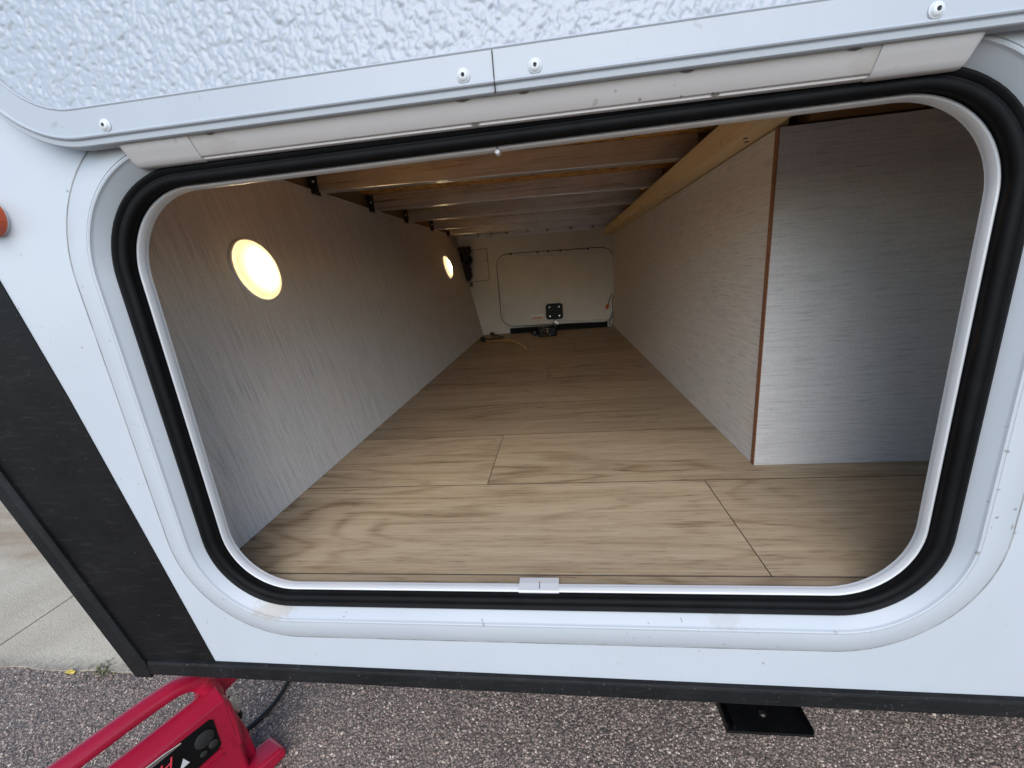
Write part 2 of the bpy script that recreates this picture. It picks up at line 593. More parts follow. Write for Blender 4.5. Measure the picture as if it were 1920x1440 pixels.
# stone chips standing proud of the binder where the camera is near enough to see them
def stone_chips():
    phi = (1 + 5 ** .5) / 2
    iv = np.array([(-1, phi, 0), (1, phi, 0), (-1, -phi, 0), (1, -phi, 0), (0, -1, phi), (0, 1, phi), (0, -1, -phi), (0, 1, -phi),
                   (phi, 0, -1), (phi, 0, 1), (-phi, 0, -1), (-phi, 0, 1)], float)
    iv /= np.linalg.norm(iv[0])
    fc = np.array([(0, 11, 5), (0, 5, 1), (0, 1, 7), (0, 7, 10), (0, 10, 11), (1, 5, 9), (5, 11, 4), (11, 10, 2), (10, 7, 6), (7, 1, 8),
                   (3, 9, 4), (3, 4, 2), (3, 2, 6), (3, 6, 8), (3, 8, 9), (4, 9, 5), (2, 4, 11), (6, 2, 10), (8, 6, 7), (9, 8, 1)])
    n = 60000
    px = rng.uniform(-1.35, 1.5, n)
    py = rng.uniform(-0.12, 0.357, n)
    sz = np.clip(rng.lognormal(math.log(0.0016), 0.34, n), 0.0009, 0.0075)
    v = np.repeat(iv[None], n, 0) * (1 + rng.uniform(-0.32, 0.32, (n, 12, 1)))
    v *= np.stack([sz * rng.uniform(.8, 1.5, n), sz * rng.uniform(.8, 1.3, n), sz * rng.uniform(.45, .8, n)], 1)[:, None, :]
    th = rng.uniform(0, 6.283, n)
    c, s = np.cos(th)[:, None], np.sin(th)[:, None]
    x = v[..., 0] * c - v[..., 1] * s + px[:, None]
    y = v[..., 0] * s + v[..., 1] * c + py[:, None]
    z = v[..., 2] + GZ + rng.uniform(-0.0006, 0.0008, n)[:, None]
    V = np.stack([x, y, z], -1).reshape(-1, 3)
    F = (fc[None] + (np.arange(n) * 12)[:, None, None]).reshape(-1, 3)
    me = bpy.data.meshes.new('asphalt_stone_chips')
    me.vertices.add(len(V))
    me.vertices.foreach_set('co', V.ravel())
    me.loops.add(F.size)
    me.loops.foreach_set('vertex_index', F.ravel())
    me.polygons.add(len(F))
    me.polygons.foreach_set('loop_start', np.arange(0, F.size, 3))
    me.polygons.foreach_set('loop_total', np.full(len(F), 3))
    me.update(calc_edges=True)
    me.materials.append(M['stone_chip'])
    o = bpy.data.objects.new('asphalt_stone_chips', me)
    COL.objects.link(o)
    o['kind'] = 'stuff'
    o['label'] = 'pinkish grey stone chips bound in the asphalt surface'
    o['category'] = 'asphalt'


stone_chips()

pave = empty('concrete_pavement', (-1.37, 0.36, GZ), 'pale concrete slabs beside the asphalt, with a brown stain', 'pavement')
del pave['category']
del pave['label']
struct(pave)
for (xa, xb) in ((-7.6, -4.493), (-4.487, -1.376), (-1.369, 1.74), (1.747, 4.9)):
    mb = MB()
    nx = 90
    front = [(xa + (xb - xa) * k / nx, 0.346 + random.uniform(-0.005, 0.004)) for k in range(nx + 1)]
    poly = [(x, y, GZ - 0.05) for x, y in front] + [(xb, 3.2, GZ - 0.05), (xa, 3.2, GZ - 0.05)]
    mb.prism(poly, (0, 0, 0.0545))
    mb.build('slab', 'concrete', pave, bevel=0.001)

# ================================================================== the trailer
T0 = Vector((0.0, 0.0, GZ))
TR = empty('camper_trailer', T0, 'white camper trailer with its storage hatch propped open', 'trailer')
YW = -0.018                              # outer face of the near wall
SL = -0.0100                             # slight fall of hinge, hatch and bottom trim towards the rear


def fall(p, x0=0.44):
    return (p[0], p[1], p[2] + SL * (p[0] - x0))


OX0, OX1, OZ0, OZ1, ORR = 0.004, 0.8735, 0.003, 0.5235, 0.090


def front_x(z):
    return -0.1915 - 0.320 * (z + 0.142)


def near_wall():
    bm = bmesh.new()
    zb, zt, xr = -0.136, 1.85, 3.2
    outer = [(front_x(zb) + 0.004, zb), (xr, zb - 0.03), (xr, zt), (front_x(zt), zt)]
    hole = rrect(OX0, OX1, OZ0, OZ1, ORR, 0.024, 10)
    ed = []
    for lp in (outer, hole):
        vs = [bm.verts.new((x, YW, z)) for x, z in lp]
        ed += [bm.edges.new((vs[i], vs[(i + 1) % len(vs)])) for i in range(len(vs))]
    bmesh.ops.triangle_fill(bm, edges=ed, use_beauty=True)
    g = bmesh.ops.extrude_face_region(bm, geom=bm.faces[:])
    bmesh.ops.translate(bm, verts=[v for v in g['geom'] if isinstance(v, bmesh.types.BMVert)], vec=(0, 0.026, 0))
    bmesh.ops.recalc_face_normals(bm, faces=bm.faces)
    me = bpy.data.meshes.new('side_wall')
    bm.to_mesh(me)
    bm.free()
    me.materials.append(M['white_wall'])
    o = bpy.data.objects.new('side_wall', me)
    COL.objects.link(o)
    o.parent = TR
    o.location = -T0
    return o


near_wall()
# the rest of the shell
yF = 2.47
MB().box(-0.16, 3.2, 0.03, yF, -0.135, -0.012).build('underfloor', 'underside', TR)
MB().prism([(front_x(1.85) + .002, 0.03, 1.85), (3.2, 0.03, 1.85), (3.2, 0.03, 1.9), (front_x(1.85) - .01, 0.03, 1.9)], (0, yF - 0.03, 0)).build('roof', 'white_wall', TR)
MB().prism([(front_x(-.13) + .006, 0.028, -.13), (front_x(1.849) + .006, 0.028, 1.849), (front_x(1.849) + .04, 0.028, 1.849), (front_x(-.13) + .04, 0.028, -.13)], (0, yF - 0.03, 0)).build('front_wall', 'white_wall', TR)
MB().box(3.16, 3.2, 0.03, yF, -0.011, 1.849).build('rear_wall', 'white_wall', TR)
MB().prism([(front_x(-.13) + .045, yF - .03, -.011), (3.159, yF - .03, -.011), (3.159, yF - .03, 1.848), (front_x(1.849) + .045, yF - .03, 1.848)], (0, 0.03, 0)).build('far_side_wall', 'white_wall', TR)

# black front stripe: a thin vinyl panel with its own edge
zt = 1.849
bw = lambda z: -0.0555 - 0.186 * (z + 0.114)
MB().prism([(front_x(-.132) + .006, YW - .0012, -.132), (bw(-.132), YW - .0012, -.132), (bw(0.3), YW - .0012, 0.3), (bw(zt) - 0.05, YW - .0012, zt), (front_x(zt) + .004, YW - .0012, zt)],
           (0, 0.001, 0)).build('black_stripe', 'black_stripe', TR, label='black panel along the slanted front edge')
# corner trim and bottom trim (folded black angle: face, step and return)
n = Vector((1, 0, 0.32)).normalized()
d = Vector((-0.32, 0, 1)).normalized()
base = Vector((-0.1915, 0, -0.142))
prof = [(0.0, 0.03), (0.0, -0.027), (0.003, -0.0285), (0.020, -0.0275), (0.0235, -0.0245), (0.0265, -0.0235), (0.0265, -0.0192)]
poly = [base + n * a + Vector((0, y, 0)) for a, y in prof]
MB().prism(poly, d * 2.08).build('corner_trim', 'black_trim', TR, bevel=0.0008, label='black angle trim up the slanted front corner')
MB().box(-0.1905, -0.165, -0.0262, 0.028, -0.1445, -0.128).build('trim_end', 'black_trim', TR, bevel=0.001)
prof = [(-0.1415, 0.029), (-0.1425, -0.0245), (-0.140, -0.0255), (-0.122, -0.0248), (-0.1185, -0.0235), (-0.1175, -0.0195), (-0.1175, -0.0183)]
poly = [(-0.1655, y, z) for z, y in prof]
MB().prism(poly, (3.36, 0, 0)).build('bottom_trim', 'black_trim', TR, bevel=0.0008, fn=lambda p: (p[0], p[1], p[2] + (-0.0085) * (p[0] - 0.146)))

# ---- hatch frame round the opening
frame = MB().sweep(OX0, OX1, OZ0, OZ1, ORR, [
    (0.068, -0.0170), (0.0672, -0.0186), (0.064, -0.0205), (0.058, -0.0230), (0.050, -0.0250), (0.043, -0.0260), (0.0375, -0.0263), (0.0355, -0.0262),
    (0.0350, -0.0252), (0.0344, -0.0252), (0.0338, -0.0272), (0.0322, -0.0276), (0.0308, -0.0270), (0.0300, -0.0252), (0.0292, -0.0240),
    (0.0165, -0.0130), (0.0140, -0.0085), (0.0010, -0.0060), (0.0006, 0.0080)]).build('hatch_frame', 'white_frame', TR, smooth=32)
MB().sweep(OX0, OX1, OZ0, OZ1, ORR, [(0.0698, -0.0176), (0.0692, -0.0184), (0.0682, -0.0187), (0.0674, -0.0183)]).build('sealant', 'dirty_seam', frame, smooth=60, label='thin grimy joint round the hatch frame')
MB().sweep(OX0, OX1, OZ0, OZ1, ORR, [
    (0.0150, -0.0080), (0.0168, -0.0135), (0.0168, -0.0165), (0.0150, -0.0192), (0.0124, -0.0202), (0.0102, -0.0190), (0.0090, -0.0172), (0.0080, -0.0172),
    (0.0066, -0.0184), (0.0040, -0.0190), (0.0014, -0.0182), (-0.0006, -0.0160), (-0.0010, -0.0130), (0.0002, -0.0090), (0.0010, -0.0030)]).build('seal', 'rubber', frame, smooth=40, label='black rubber bulb seal')
MB().sweep(OX0, OX1, OZ0, OZ1, ORR, [(0.0006, 0.0020), (0.0006, -0.0035), (0.0000, -0.0050), (-0.0012, -0.0056), (-0.0026, -0.0050), (-0.0034, -0.0030), (-0.0034, 0.0020), (-0.0026, 0.0028), (-0.0026, 0.0070)]).build('bead', 'white_bead', frame, smooth=40, label='white bead along the inner lip')
# joint clip at the bottom, joint nub at the top
clip = [(-0.0045, 0.0010), (-0.0066, 0.0030), (-0.0074, 0.0052), (-0.0062, 0.0066), (0.006, 0.0072), (0.017, 0.0064), (0.0195, 0.0050), (0.0195, 0.0030)]
MB().prism([(0.4095, y, z) for y, z in clip], (0.0525, 0, 0)).build('joint_clip', 'white_bead', frame, bevel=0.0006, label='short white clip over the bead joint at the sill')
MB().box(0.4365, 0.4372, -0.0030, 0.0090, 0.0066, 0.0075).build('scratch', 'black_gap', frame)
MB().lathe([(0.0, -0.0045), (0.002, -0.004), (0.0028, -0.0015), (0.0028, 0.003), (0.0, 0.0032)], (0.4300, -0.003, OZ1 - 0.0052), (0, 1, 0), 14, False).build('bead_joint', 'white_bead', frame, smooth=40)
MB().box(0.4297, 0.4303, -0.0072, -0.0040, OZ1 - 0.0048, OZ1 + 0.0004).build('joint_line', 'black_gap', frame)

# ---- hinge along the top of the opening
hprof = [(-0.016, 0.5362), (-0.0225, 0.5358), (-0.0240, 0.5366), (-0.0242, 0.5384), (-0.0266, 0.5388), (-0.0274, 0.5396), (-0.0362, 0.5532), (-0.0362, 0.5546),
         (-0.0352, 0.5552), (-0.0352, 0.5580), (-0.033, 0.5620), (-0.019, 0.5640)]
hinge = MB().prism([(0.062, y, z) for y, z in hprof], (0.746, 0, 0)).build('hatch_hinge', 'white_hinge', TR, smooth=35, fn=fall, label='long painted hinge above the opening')
for xa, xb, s in ((0.050, 0.136, 1), (0.742, 0.822, -1)):
    mb = MB()
    cp = [(-0.0185, 0.5352), (-0.0235, 0.5350), (-0.0262, 0.5364), (-0.0290, 0.5402), (-0.0330, 0.5462), (-0.0372, 0.5526), (-0.0374, 0.5545), (-0.034, 0.5600), (-0.0185, 0.5620)]
    rows = []
    N_ = 14
    for k in range(N_ + 1):
        t = k / N_
        x = xa + (xb - xa) * t
        e = t if s > 0 else 1 - t                 # 0 at the outer end
        rnd = min(1.0, e / 0.16)
        sc = 0.55 + 0.45 * math.sqrt(max(0.0, 1 - (1 - rnd) ** 2))
        rows.append([(x + s * 0.014 * (1 - (i / (len(cp) - 1))) * (1 - rnd), -0.0185 + (y + 0.0185) * sc, 0.562 + (z - 0.562) * (0.8 + 0.2 * sc)) for i, (y, z) in enumerate(cp)])
    m_ = len(cp)
    vs = [p for r_ in rows for p in r_]
    fs = [(i * m_ + k, i * m_ + k + 1, (i + 1) * m_ + k + 1, (i + 1) * m_ + k) for i in range(N_) for k in range(m_ - 1)]
    fs += [tuple(range(m_)), tuple(range(N_ * m_, (N_ + 1) * m_))[::-1]]
    mb.add(vs, fs)
    mb.build('hinge_cap', 'white_cap', hinge, smooth=40, fn=fall)
# chips in the hinge paint
for x, y, z, lx in ((0.407, -0.0360, 0.5534, .013), (0.461, -0.0360, 0.5534, .010), (0.16, -0.0360, 0.5534, .010), (0.596, -0.0360, 0.5534, .012), (0.722, -0.0360, 0.5534, .012),
                    (0.113, -0.0240, 0.5375, .010), (0.414, -0.0240, 0.5375, .009), (0.623, -0.0240, 0.5375, .008), (0.762, -0.0240, 0.5375, .012)):
    mb = MB()
    mb.add([(x + lx * (t - .5), y - 0.0004 - .0006 * math.sin(math.pi * t), z + q * .0011 * math.sin(math.pi * t) + .0002 * random.random()) for t in (0, .25, .5, .75, 1) for q in (-1, 1)],
           [(2 * i, 2 * i + 2, 2 * i + 3, 2 * i + 1) for i in range(4)])
    mb.build('rivet_notch', 'notch', hinge, fn=fall)

# ---- the hatch door, folded up against the wall above
DX0, DX1, DZ0, DZ1, DR = -0.090, 0.970, 0.5538, 1.215, 0.120
door = MB()
b_ = [(x, z) for x, z in rrect(DX0, DX1, DZ0, DZ1, DR, -0.002, 14)]
door.prism([(x, -0.0205, z) for x, z in b_], (0, -0.0175, 0))
door = door.build('hatch_door', 'white_wall', TR, fn=fall, label='hatch door folded up, inner face showing')
MB().sweep(DX0, DX1, DZ0, DZ1, DR, [(-0.0015, -0.0300), (0.0, -0.0310), (0.0, -0.0412), (-0.0008, -0.0424), (-0.0044, -0.0432), (-0.0050, -0.0427), (-0.0056, -0.0431), (-0.0063, -0.0452), (-0.0074, -0.0459), (-0.0085, -0.0457), (-0.0096, -0.0448), (-0.0305, -0.0446), (-0.0316, -0.0454), (-0.0328, -0.0446), (-0.0334, -0.0405)], seg=22
           ).build('edge_frame', 'door_frame', door, smooth=32, fn=fall)
MB().box(0.4367, 0.4374, -0.0460, -0.0380, DZ0 + 0.0001, DZ0 + 0.0300).build('frame_joint', 'black_gap', door, fn=fall)


def pebbled_panel():
    px0, px1, pz0, pz1 = DX0 + 0.020, DX1 - 0.020, DZ0 + 0.022, 0.745
    st = 0.0010
    xs = np.arange(px0, px1 + st, st)
    zs = np.arange(pz0, pz1 + st, st)
    X, Z = np.meshgrid(xs, zs)
    H = np.zeros_like(X)

    def layer(c, amp, tilt, seed, p):
        g = np.random.default_rng(seed)
        nx, nz = int((px1 - px0) / c) + 8, int((pz1 - pz0) / c) + 8
        jx, jz = g.uniform(-.5, .5, (nz, nx)), g.uniform(-.5, .5, (nz, nx))
        b = g.uniform(0, 1, (nz, nx))
        th = g.choice(np.array([.6, 2.2, 3.7, 5.3]), (nz, nx)) + g.normal(0, .45, (nz, nx))
        mg = g.uniform(.4, 1, (nz, nx))
        IX = np.floor((X - px0) / c).astype(int) + 3
        IZ = np.floor((Z - pz0) / c).astype(int) + 3
        best = np.full(X.shape, -1e9)
        for di in (-2, -1, 0, 1, 2):
            for dj in (-2, -1, 0, 1, 2):
                i, j = IX + dj, IZ + di
                cx = px0 + (i - 3 + .5 + jx[j, i]) * c
                cz = pz0 + (j - 3 + .5 + jz[j, i]) * c
                dx, dz = (X - cx) / c, (Z - cz) / c
                ct, sn = np.cos(th[j, i]), np.sin(th[j, i])
                u, v = dx * ct + dz * sn, -dx * sn + dz * ct
                h = b[j, i] * .9 + mg[j, i] * tilt * u - p * np.maximum(np.abs(u) * .8, np.abs(v) * 1.25) ** 1.6
                best = np.maximum(best, h)
        return np.clip(best, -.8, 1.5) * amp

    H = layer(0.0054, 0.00120, 0.95, 3, 1.5) + layer(0.0030, 0.00046, 0.8, 4, 1.3)
    k = np.ones(5) / 5
    Yv = -0.0416 - H
    nz, nx = X.shape
    V = np.stack([X, Yv, Z + SL * (X - .44)], -1).reshape(-1, 3)
    idx = np.arange(nx * nz).reshape(nz, nx)
    F = np.stack([idx[:-1, :-1], idx[:-1, 1:], idx[1:, 1:], idx[1:, :-1]], -1).reshape(-1, 4)
    # drop what lies outside the door's rounded corners
    cxm = X[:-1, :-1].ravel()
    czm = Z[:-1, :-1].ravel()
    r_ = DR - 0.014
    keep = np.ones(len(F), bool)
    for cx, sg in ((DX0 + DR, -1), (DX1 - DR, 1)):
        m_ = ((cxm - cx) * sg > 0) & (czm < DZ0 + DR) & (np.hypot(cxm - cx, czm - DZ0 - DR) > r_)
        keep &= ~m_
    F = F[keep]
    me = bpy.data.meshes.new('textured_panel')
    me.vertices.add(len(V))
    me.vertices.foreach_set('co', V.ravel())
    me.loops.add(F.size)
    me.loops.foreach_set('vertex_index', F.ravel())
    me.polygons.add(len(F))
    me.polygons.foreach_set('loop_start', np.arange(0, F.size, 4))
    me.polygons.foreach_set('loop_total', np.full(len(F), 4))
    me.polygons.foreach_set('use_smooth', np.ones(len(F), bool))
    me.update(calc_edges=True)
    me.materials.append(M['door_panel'])
    o = bpy.data.objects.new('textured_panel', me)
    COL.objects.link(o)
    o.parent = door
    o.location = -world_of(door)
    o['label'] = 'white door panel with a pebbled relief'


pebbled_panel()


def door_screw(x, z, ax=(0, -1, 0), y=-0.0447, parent=None, r=0.0058):
    s = MB().lathe([(r, 0), (r, 0.0007), (r * .96, 0.0012), (r * .80, 0.0016), (r * .74, 0.0022), (r * .55, 0.0030), (r * .30, 0.0033), (r * .28, 0.0022), (0.0001, 0.0022)],
                   (x, y, z), ax, 24, False).build('screw', 'screw_white', parent, smooth=40, fn=fall)
    MB().box(x - .0011, x + .0011, y - 0.0030, y - 0.0023, z - .0011, z + .0011).build('drive_socket', 'black_gap', parent, fn=fall)
    return s


for x in (0.061, 0.411, 0.472, 0.770):
    door_screw(x, 0.5683, parent=door)

# ---- amber marker lamp at the front
mk = MB().lathe([(0.0198, 0), (0.0198, 0.003), (0.0196, 0.005), (0.0190, 0.008)], (-0.1405, YW, 0.512), (0, -1, 0), 36).build('marker_light', 'white_bead', TR, smooth=40, label='round amber marker lamp with a white base')
MB().lathe([(0.0208, 0.003), (0.0205, 0.012), (0.0185, 0.0175), (0.013, 0.0205), (0.006, 0.0218), (0.0, 0.022)], (-0.1405, YW, 0.512), (0, -1, 0), 36, False).build('lens', 'amber_lens', mk, smooth=50)

# ---- jack foot under the body
foot = MB().box(0.717, 0.850, 0.082, 0.230, -0.352, -0.347)
foot.box(0.717, 0.7195, 0.082, 0.230, -0.347, -0.334).box(0.7285, 0.7315, 0.084, 0.230, -0.347, -0.338)
foot.box(0.847, 0.850, 0.082, 0.230, -0.347, -0.338)
foot = foot.build('jack_foot', 'black_plastic', TR, bevel=0.0012, label='black steel jack foot hanging below the body')
MB().lathe([(0.006, 0), (0.006, 0.002), (0.004, 0.004), (0.0, 0.0042)], (0.785, 0.112, -0.347), (0, 0, 1), 10, False).build('bolt', 'dark_bracket', foot, smooth=40)
for x in (0.735, 0.828):
    MB().prism([(x, 0.16, -0.347), (x, 0.21, -0.347), (x, 0.26, -0.134), (x, 0.21, -0.134)], (0.006, 0, 0)).build('arm', 'underside', foot)

# ================================================================== inside the compartment
XL, ML = -0.067, 0.18                     # foot of the slanted wall and its lean
XR = 0.845
YB = 2.42
YC = 0.345                                # face of the boxed-in corner


def left_x(z):
    return XL - ML * z


def beam_z(x):
    return 0.668 - 0.0235 * (x + 0.165)


# floor of separate vinyl planks
floor = MB().box(-0.10, 1.235, 0.0125, YB, -0.011, -0.0034).build('storage_floor', 'underside', TR)
seams = [0.0295, 0.2815, 0.538, 0.797, 1.062, 1.330, 1.592, 1.852, 2.112, 2.372, 2.419]
joints = [[0.735], [0.3195], [1.10], [], [0.4185], [], [0.55], [0.20], [0.66], []]


def plank(xa, xb, ya, yb):
    g, e, ey = 0.0002, 0.0006, 0.0011
    xa, xb, ya, yb = xa + g, xb - g, ya + g, yb - g
    mb = MB()
    v = [(xa, ya, -0.0032), (xb, ya, -0.0032), (xb, yb, -0.0032), (xa, yb, -0.0032),
         (xa, ya, -e), (xb, ya, -e), (xb, yb, -e), (xa, yb, -e),
         (xa + e, ya + ey, 0), (xb - e, ya + ey, 0), (xb - e, yb - ey, 0), (xa + e, yb - ey, 0)]
    mb.add(v, [(3, 2, 1, 0), (0, 1, 5, 4), (1, 2, 6, 5), (2, 3, 7, 6), (3, 0, 4, 7), (4, 5, 9, 8), (5, 6, 10, 9), (6, 7, 11, 10), (7, 4, 8, 11), (8, 9, 10, 11)])
    o = mb.build('plank', 'vinyl_plank', floor)
    o.data.materials.append(M['plank_bevel'])            # darker bevel and sides round each plank
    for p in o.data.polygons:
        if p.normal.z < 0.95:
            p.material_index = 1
    return o


for i in range(len(seams) - 1):
    ya, yb = seams[i], seams[i + 1]
    xs = [-0.070] + joints[i] + [1.24 if ya < YC - .02 else 0.8465]
    xs = [x for k, x in enumerate(xs) if k in (0, len(xs) - 1) or (-0.06 < x < xs[-1] - .03)]
    for a, b in zip(xs[:-1], xs[1:]):
        plank(a, b, ya, yb)
plank(-0.068, 1.20, 0.0125, 0.0295)

# slanted left wall, with a thin trim along its top
wall_l = MB().prism([(left_x(0.001), 0.0125, 0.001), (left_x(0.672), 0.0125, 0.672), (left_x(0.672) - 0.006, 0.0125, 0.672), (left_x(0.001) - 0.006, 0.0125, 0.001)], (0, YB - 0.0130, 0)
                    ).build('slanted_wall_panel', 'linen_upright', TR, label='taupe linen-print panel leaning outwards')
MB().prism([(left_x(.674) + .004, 0.0125, .6725), (left_x(.674) + .004, 0.0125, .6765), (left_x(.674) - .008, 0.0125, .6765), (left_x(.674) - .008, 0.0125, .6725)], (0, YB - 0.0130, 0)
           ).build('top_trim', 'liner_frame', wall_l)
MB().box(left_x(.68) - 0.028, left_x(.68) - 0.010, 0.0125, YB - .001, 0.6775, 0.745).build('wall_rail', 'brown_rail', TR)

# puck lamps
nl = Vector((1, 0, ML)).normalized()


def puck(y, z, r):
    c = Vector((left_x(z), y, z))
    lamp = MB().lathe([(r + .0005, 0.0003), (r, 0.0035), (r - .0018, 0.0050), (r - .0036, 0.0050), (r - .0040, 0.0022), (r * .5, 0.0018)], c, nl, 48).build('puck_light', 'white_bead', TR, smooth=40,
                                                                                                           label='round lamp glowing warm white on the slanted wall')
    ln = MB().lathe([(r - .0034, 0.0046), (r * .92, 0.0098), (r * .84, 0.0134), (r * .76, 0.0156), (r * .55, 0.0196), (r * .28, 0.0222), (0.0004, 0.023)], c, nl, 48, False).build('lens', 'lamp_lens', lamp, smooth=60)
    ln.data.materials.append(M['lamp_lens_dim'])
    for p in ln.data.polygons:
        if (p.center - c).length > r * .70:
            p.material_index = 1
    MB().lathe([(r * .17, 0.0024), (r * .17, 0.0116), (0.0004, 0.0117)], c, nl, 24, False).build('led_mount', 'white_bead', lamp, smooth=40)
    MB().lathe([(r * .16, 0.0121), (0.0004, 0.0122)], c, nl, 24, False).build('led', 'lamp_led', lamp)


puck(0.386, 0.455, 0.066)
puck(1.955, 0.472, 0.066)

# right: long panel down the side and the boxed-in corner facing out
MB().box(XR, XR + 0.012, YC + 0.003, YB, 0.0005, 0.594).build('side_panel', 'linen_lengthwise', TR, label='beige linen-print panel running to the far wall')
MB().box(XR + 0.0005, 1.235, YC - .010, YC, 0.1085, 0.5925).build('front_panel', 'linen_crosswise', TR, label='grey linen-print panel facing the opening')
MB().box(XR + 0.0005, 1.235, YC - .0097, YC, 0.0005, 0.1081).build('front_panel', 'linen_crosswise', TR, label='low strip of the grey panel at the floor')
MB().box(XR - 0.0010, XR + 0.0003, YC - .0104, YC + .0025, 0.0005, 0.5935).build('raw_edge', 'raw_edge', TR, label='thin reddish raw edge of the corner panel')
MB().box(XR + .045, 1.235, YC - .006, YC + .03, 0.597, 0.640).build('top_board', 'brown_board', TR, label='brown board edge above the grey panel')
MB().box(1.236, 1.250, 0.0125, YC + .05, -0.002, 0.70).build('end_panel', 'linen_crosswise', TR)

# ceiling: strand board over aluminium beams resting on a pine batten
MB().hexa([(-0.26, 0.0125, beam_z(-0.26) + .0555), (1.25, 0.0125, beam_z(1.25) + .0555), (1.25, YB, beam_z(1.25) + .0555), (-0.26, YB, beam_z(-0.26) + .0555),
           (-0.26, 0.0125, beam_z(-0.26) + .07), (1.25, 0.0125, beam_z(1.25) + .07), (1.25, YB, beam_z(1.25) + .07), (-0.26, YB, beam_z(-0.26) + .07)]).build('ceiling_board', 'strand_board', TR, label='orange-brown strand board above the beams')


def beam(y, th=0.032, h=0.055, xa=-0.165, xb=0.842):
    b0, b1 = beam_z(xa), beam_z(xb)
    o = MB().hexa([(xa, y, b0), (xb, y, b1), (xb, y + th, b1), (xa, y + th, b0), (xa, y, b0 + h), (xb, y, b1 + h), (xb, y + th, b1 + h), (xa, y + th, b0 + h)]
                  ).build('ceiling_beam', 'beam_metal', TR, bevel=0.0015)
    MB().box(xa - .019, xa - .0155, y - .006, y + th + .006, b0 - .004, b0 + h - .004).box(xa - .0155, xa - .001, y - .006, y - .003, b0 - .003, b0 + h - .006).build('bracket', 'dark_bracket', o, bevel=0.0008)
    MB().lathe([(.004, 0), (.004, .002), (.0025, .0036), (0.0, .004)], (xa - .008, y - .006, b0 + .026), (0, -1, 0), 12, False).build('screw', 'steel', o, smooth=40)
    return o


for y in (0.31, 0.728, 1.092, 1.446, 1.838, 2.172):
    beam(y)
# last member against the far wall: a perforated strip with bright screws
strip = MB().hexa([(-.165, 2.395, beam_z(-.165) - .012), (.80, 2.395, beam_z(.8) - .012), (.80, 2.419, beam_z(.8) - .012), (-.165, 2.419, beam_z(-.165) - .012),
                   (-.165, 2.395, beam_z(-.165) + .03), (.80, 2.395, beam_z(.8) + .03), (.80, 2.419, beam_z(.8) + .03), (-.165, 2.419, beam_z(-.165) + .03)]).build('ceiling_beam', 'beam_metal', TR, bevel=0.002)
for x in (-.03, .06, .16, .30, .43, .58, .72):
    MB().lathe([(.010, 0), (.010, .003), (.006, .007), (0.0, .008)], (x, 2.395, beam_z(x) + .006), (0, -1, 0), 12, False).build('screw', 'chrome', strip, smooth=40)

bat = MB().box(0.797, XR - .0005, 0.032, YB - .001, 0.5965, 0.6405).box(XR - .0002, XR + .02, YC + .004, YB - .001, 0.597, 0.640)
bat = bat.build('pine_batten', 'pine', TR, bevel=0.0015, label='pale pine batten along the top of the side panel')
for x, y in ((0.818, 0.395), (0.812, 0.93), (0.83, 0.42), (0.815, 1.55), (0.822, 2.05)):
    MB().lathe([(.0042, 0), (.0042, .0004), (.0002, .0005)], (x, y, 0.5965), (0, 0, -1), 10, False).build('nail_hole', 'black_gap', bat)

# far wall with the second hatch
MB().box(-0.26, 1.0, YB, YB + 0.012, -0.002, 0.74).build('far_wall_panel', 'liner', TR, label='off-white far wall of the compartment')
FX0, FX1, FZ0, FZ1, FR = 0.083, 0.842, 0.050, 0.520, 0.075
far = MB().prism([(x, YB - .0005, z) for x, z in rrect(FX0, FX1, FZ0, FZ1, FR, -0.012, 10)], (0, -0.006, 0)).build('far_hatch', 'liner', TR, fn=lambda p: (p[0], p[1], p[2] - .022 * (p[0] - .46)),
                                                                                                                   label='closed hatch in the far wall, seen from inside')
tilt = lambda p: (p[0], p[1], p[2] - .022 * (p[0] - .46))
MB().sweep(FX0, FX1, FZ0, FZ1, FR, [(0.008, YB - .0002), (0.008, YB - .010), (0.005, YB - .016), (-.004, YB - .018), (-.010, YB - .014), (-.012, YB - .006)], 12).build('rim', 'liner_frame', far, smooth=35, fn=tilt)
MB().sweep(FX0, FX1, FZ0, FZ1, FR, [(0.013, YB - .0002), (0.013, YB - .003), (0.009, YB - .004), (0.0085, YB - .0002)], 12).build('gasket', 'black_gap', far, smooth=35, fn=tilt)
latch = MB().prism([(x, YB - .010, z) for x, z in rrect(0.387, 0.503, 0.080, 0.186, 0.020, 0, 6)], (0, -0.030, 0)).build('latch', 'black_plastic', far, bevel=0.004, smooth=40)
for x, z in ((.413, .163), (.478, .163), (.413, .101), (.478, .101)):
    MB().lathe([(.0065, 0), (.006, .002), (0.0, .003)], (x, YB - .040, z), (0, -1, 0), 10, False).build('screw', 'chrome', far, smooth=40)
MB().box(.428, .470, YB - .046, YB - .012, .044, .062).box(.440, .458, YB - .048, YB - .012, .062, .078).build('strike', 'chrome', far, bevel=.002)
MB().box(.278, .372, YB - .0075, YB - .0066, .090, .120).build('sticker', 'sticker', far)
MB().box(.286, .364, YB - .0084, YB - .0076, .091, .099).build('sticker_print', 'orange_print', far)
for x in (.17, .35, .42, .50, .68):
    MB().box(x, x + .012, YB - .0185, YB - .004, FZ1 + .0005 - .022 * (x - .46), FZ1 + .0095 - .022 * (x - .46)).build('rim_notch', 'black_gap', far)
MB().box(.13, .80, YB - .030, YB - .0005, 0.0005, 0.036).build('threshold_seal', 'rubber', TR, bevel=.003)
acc = MB().box(-.128, .012, YB - .005, YB - .0005, .375, .580).build('access_panel', 'liner', TR, bevel=.001, fn=lambda p: (p[0], p[1], p[2] + .05 * (p[0] + .06)), label='small square cover on the far wall')
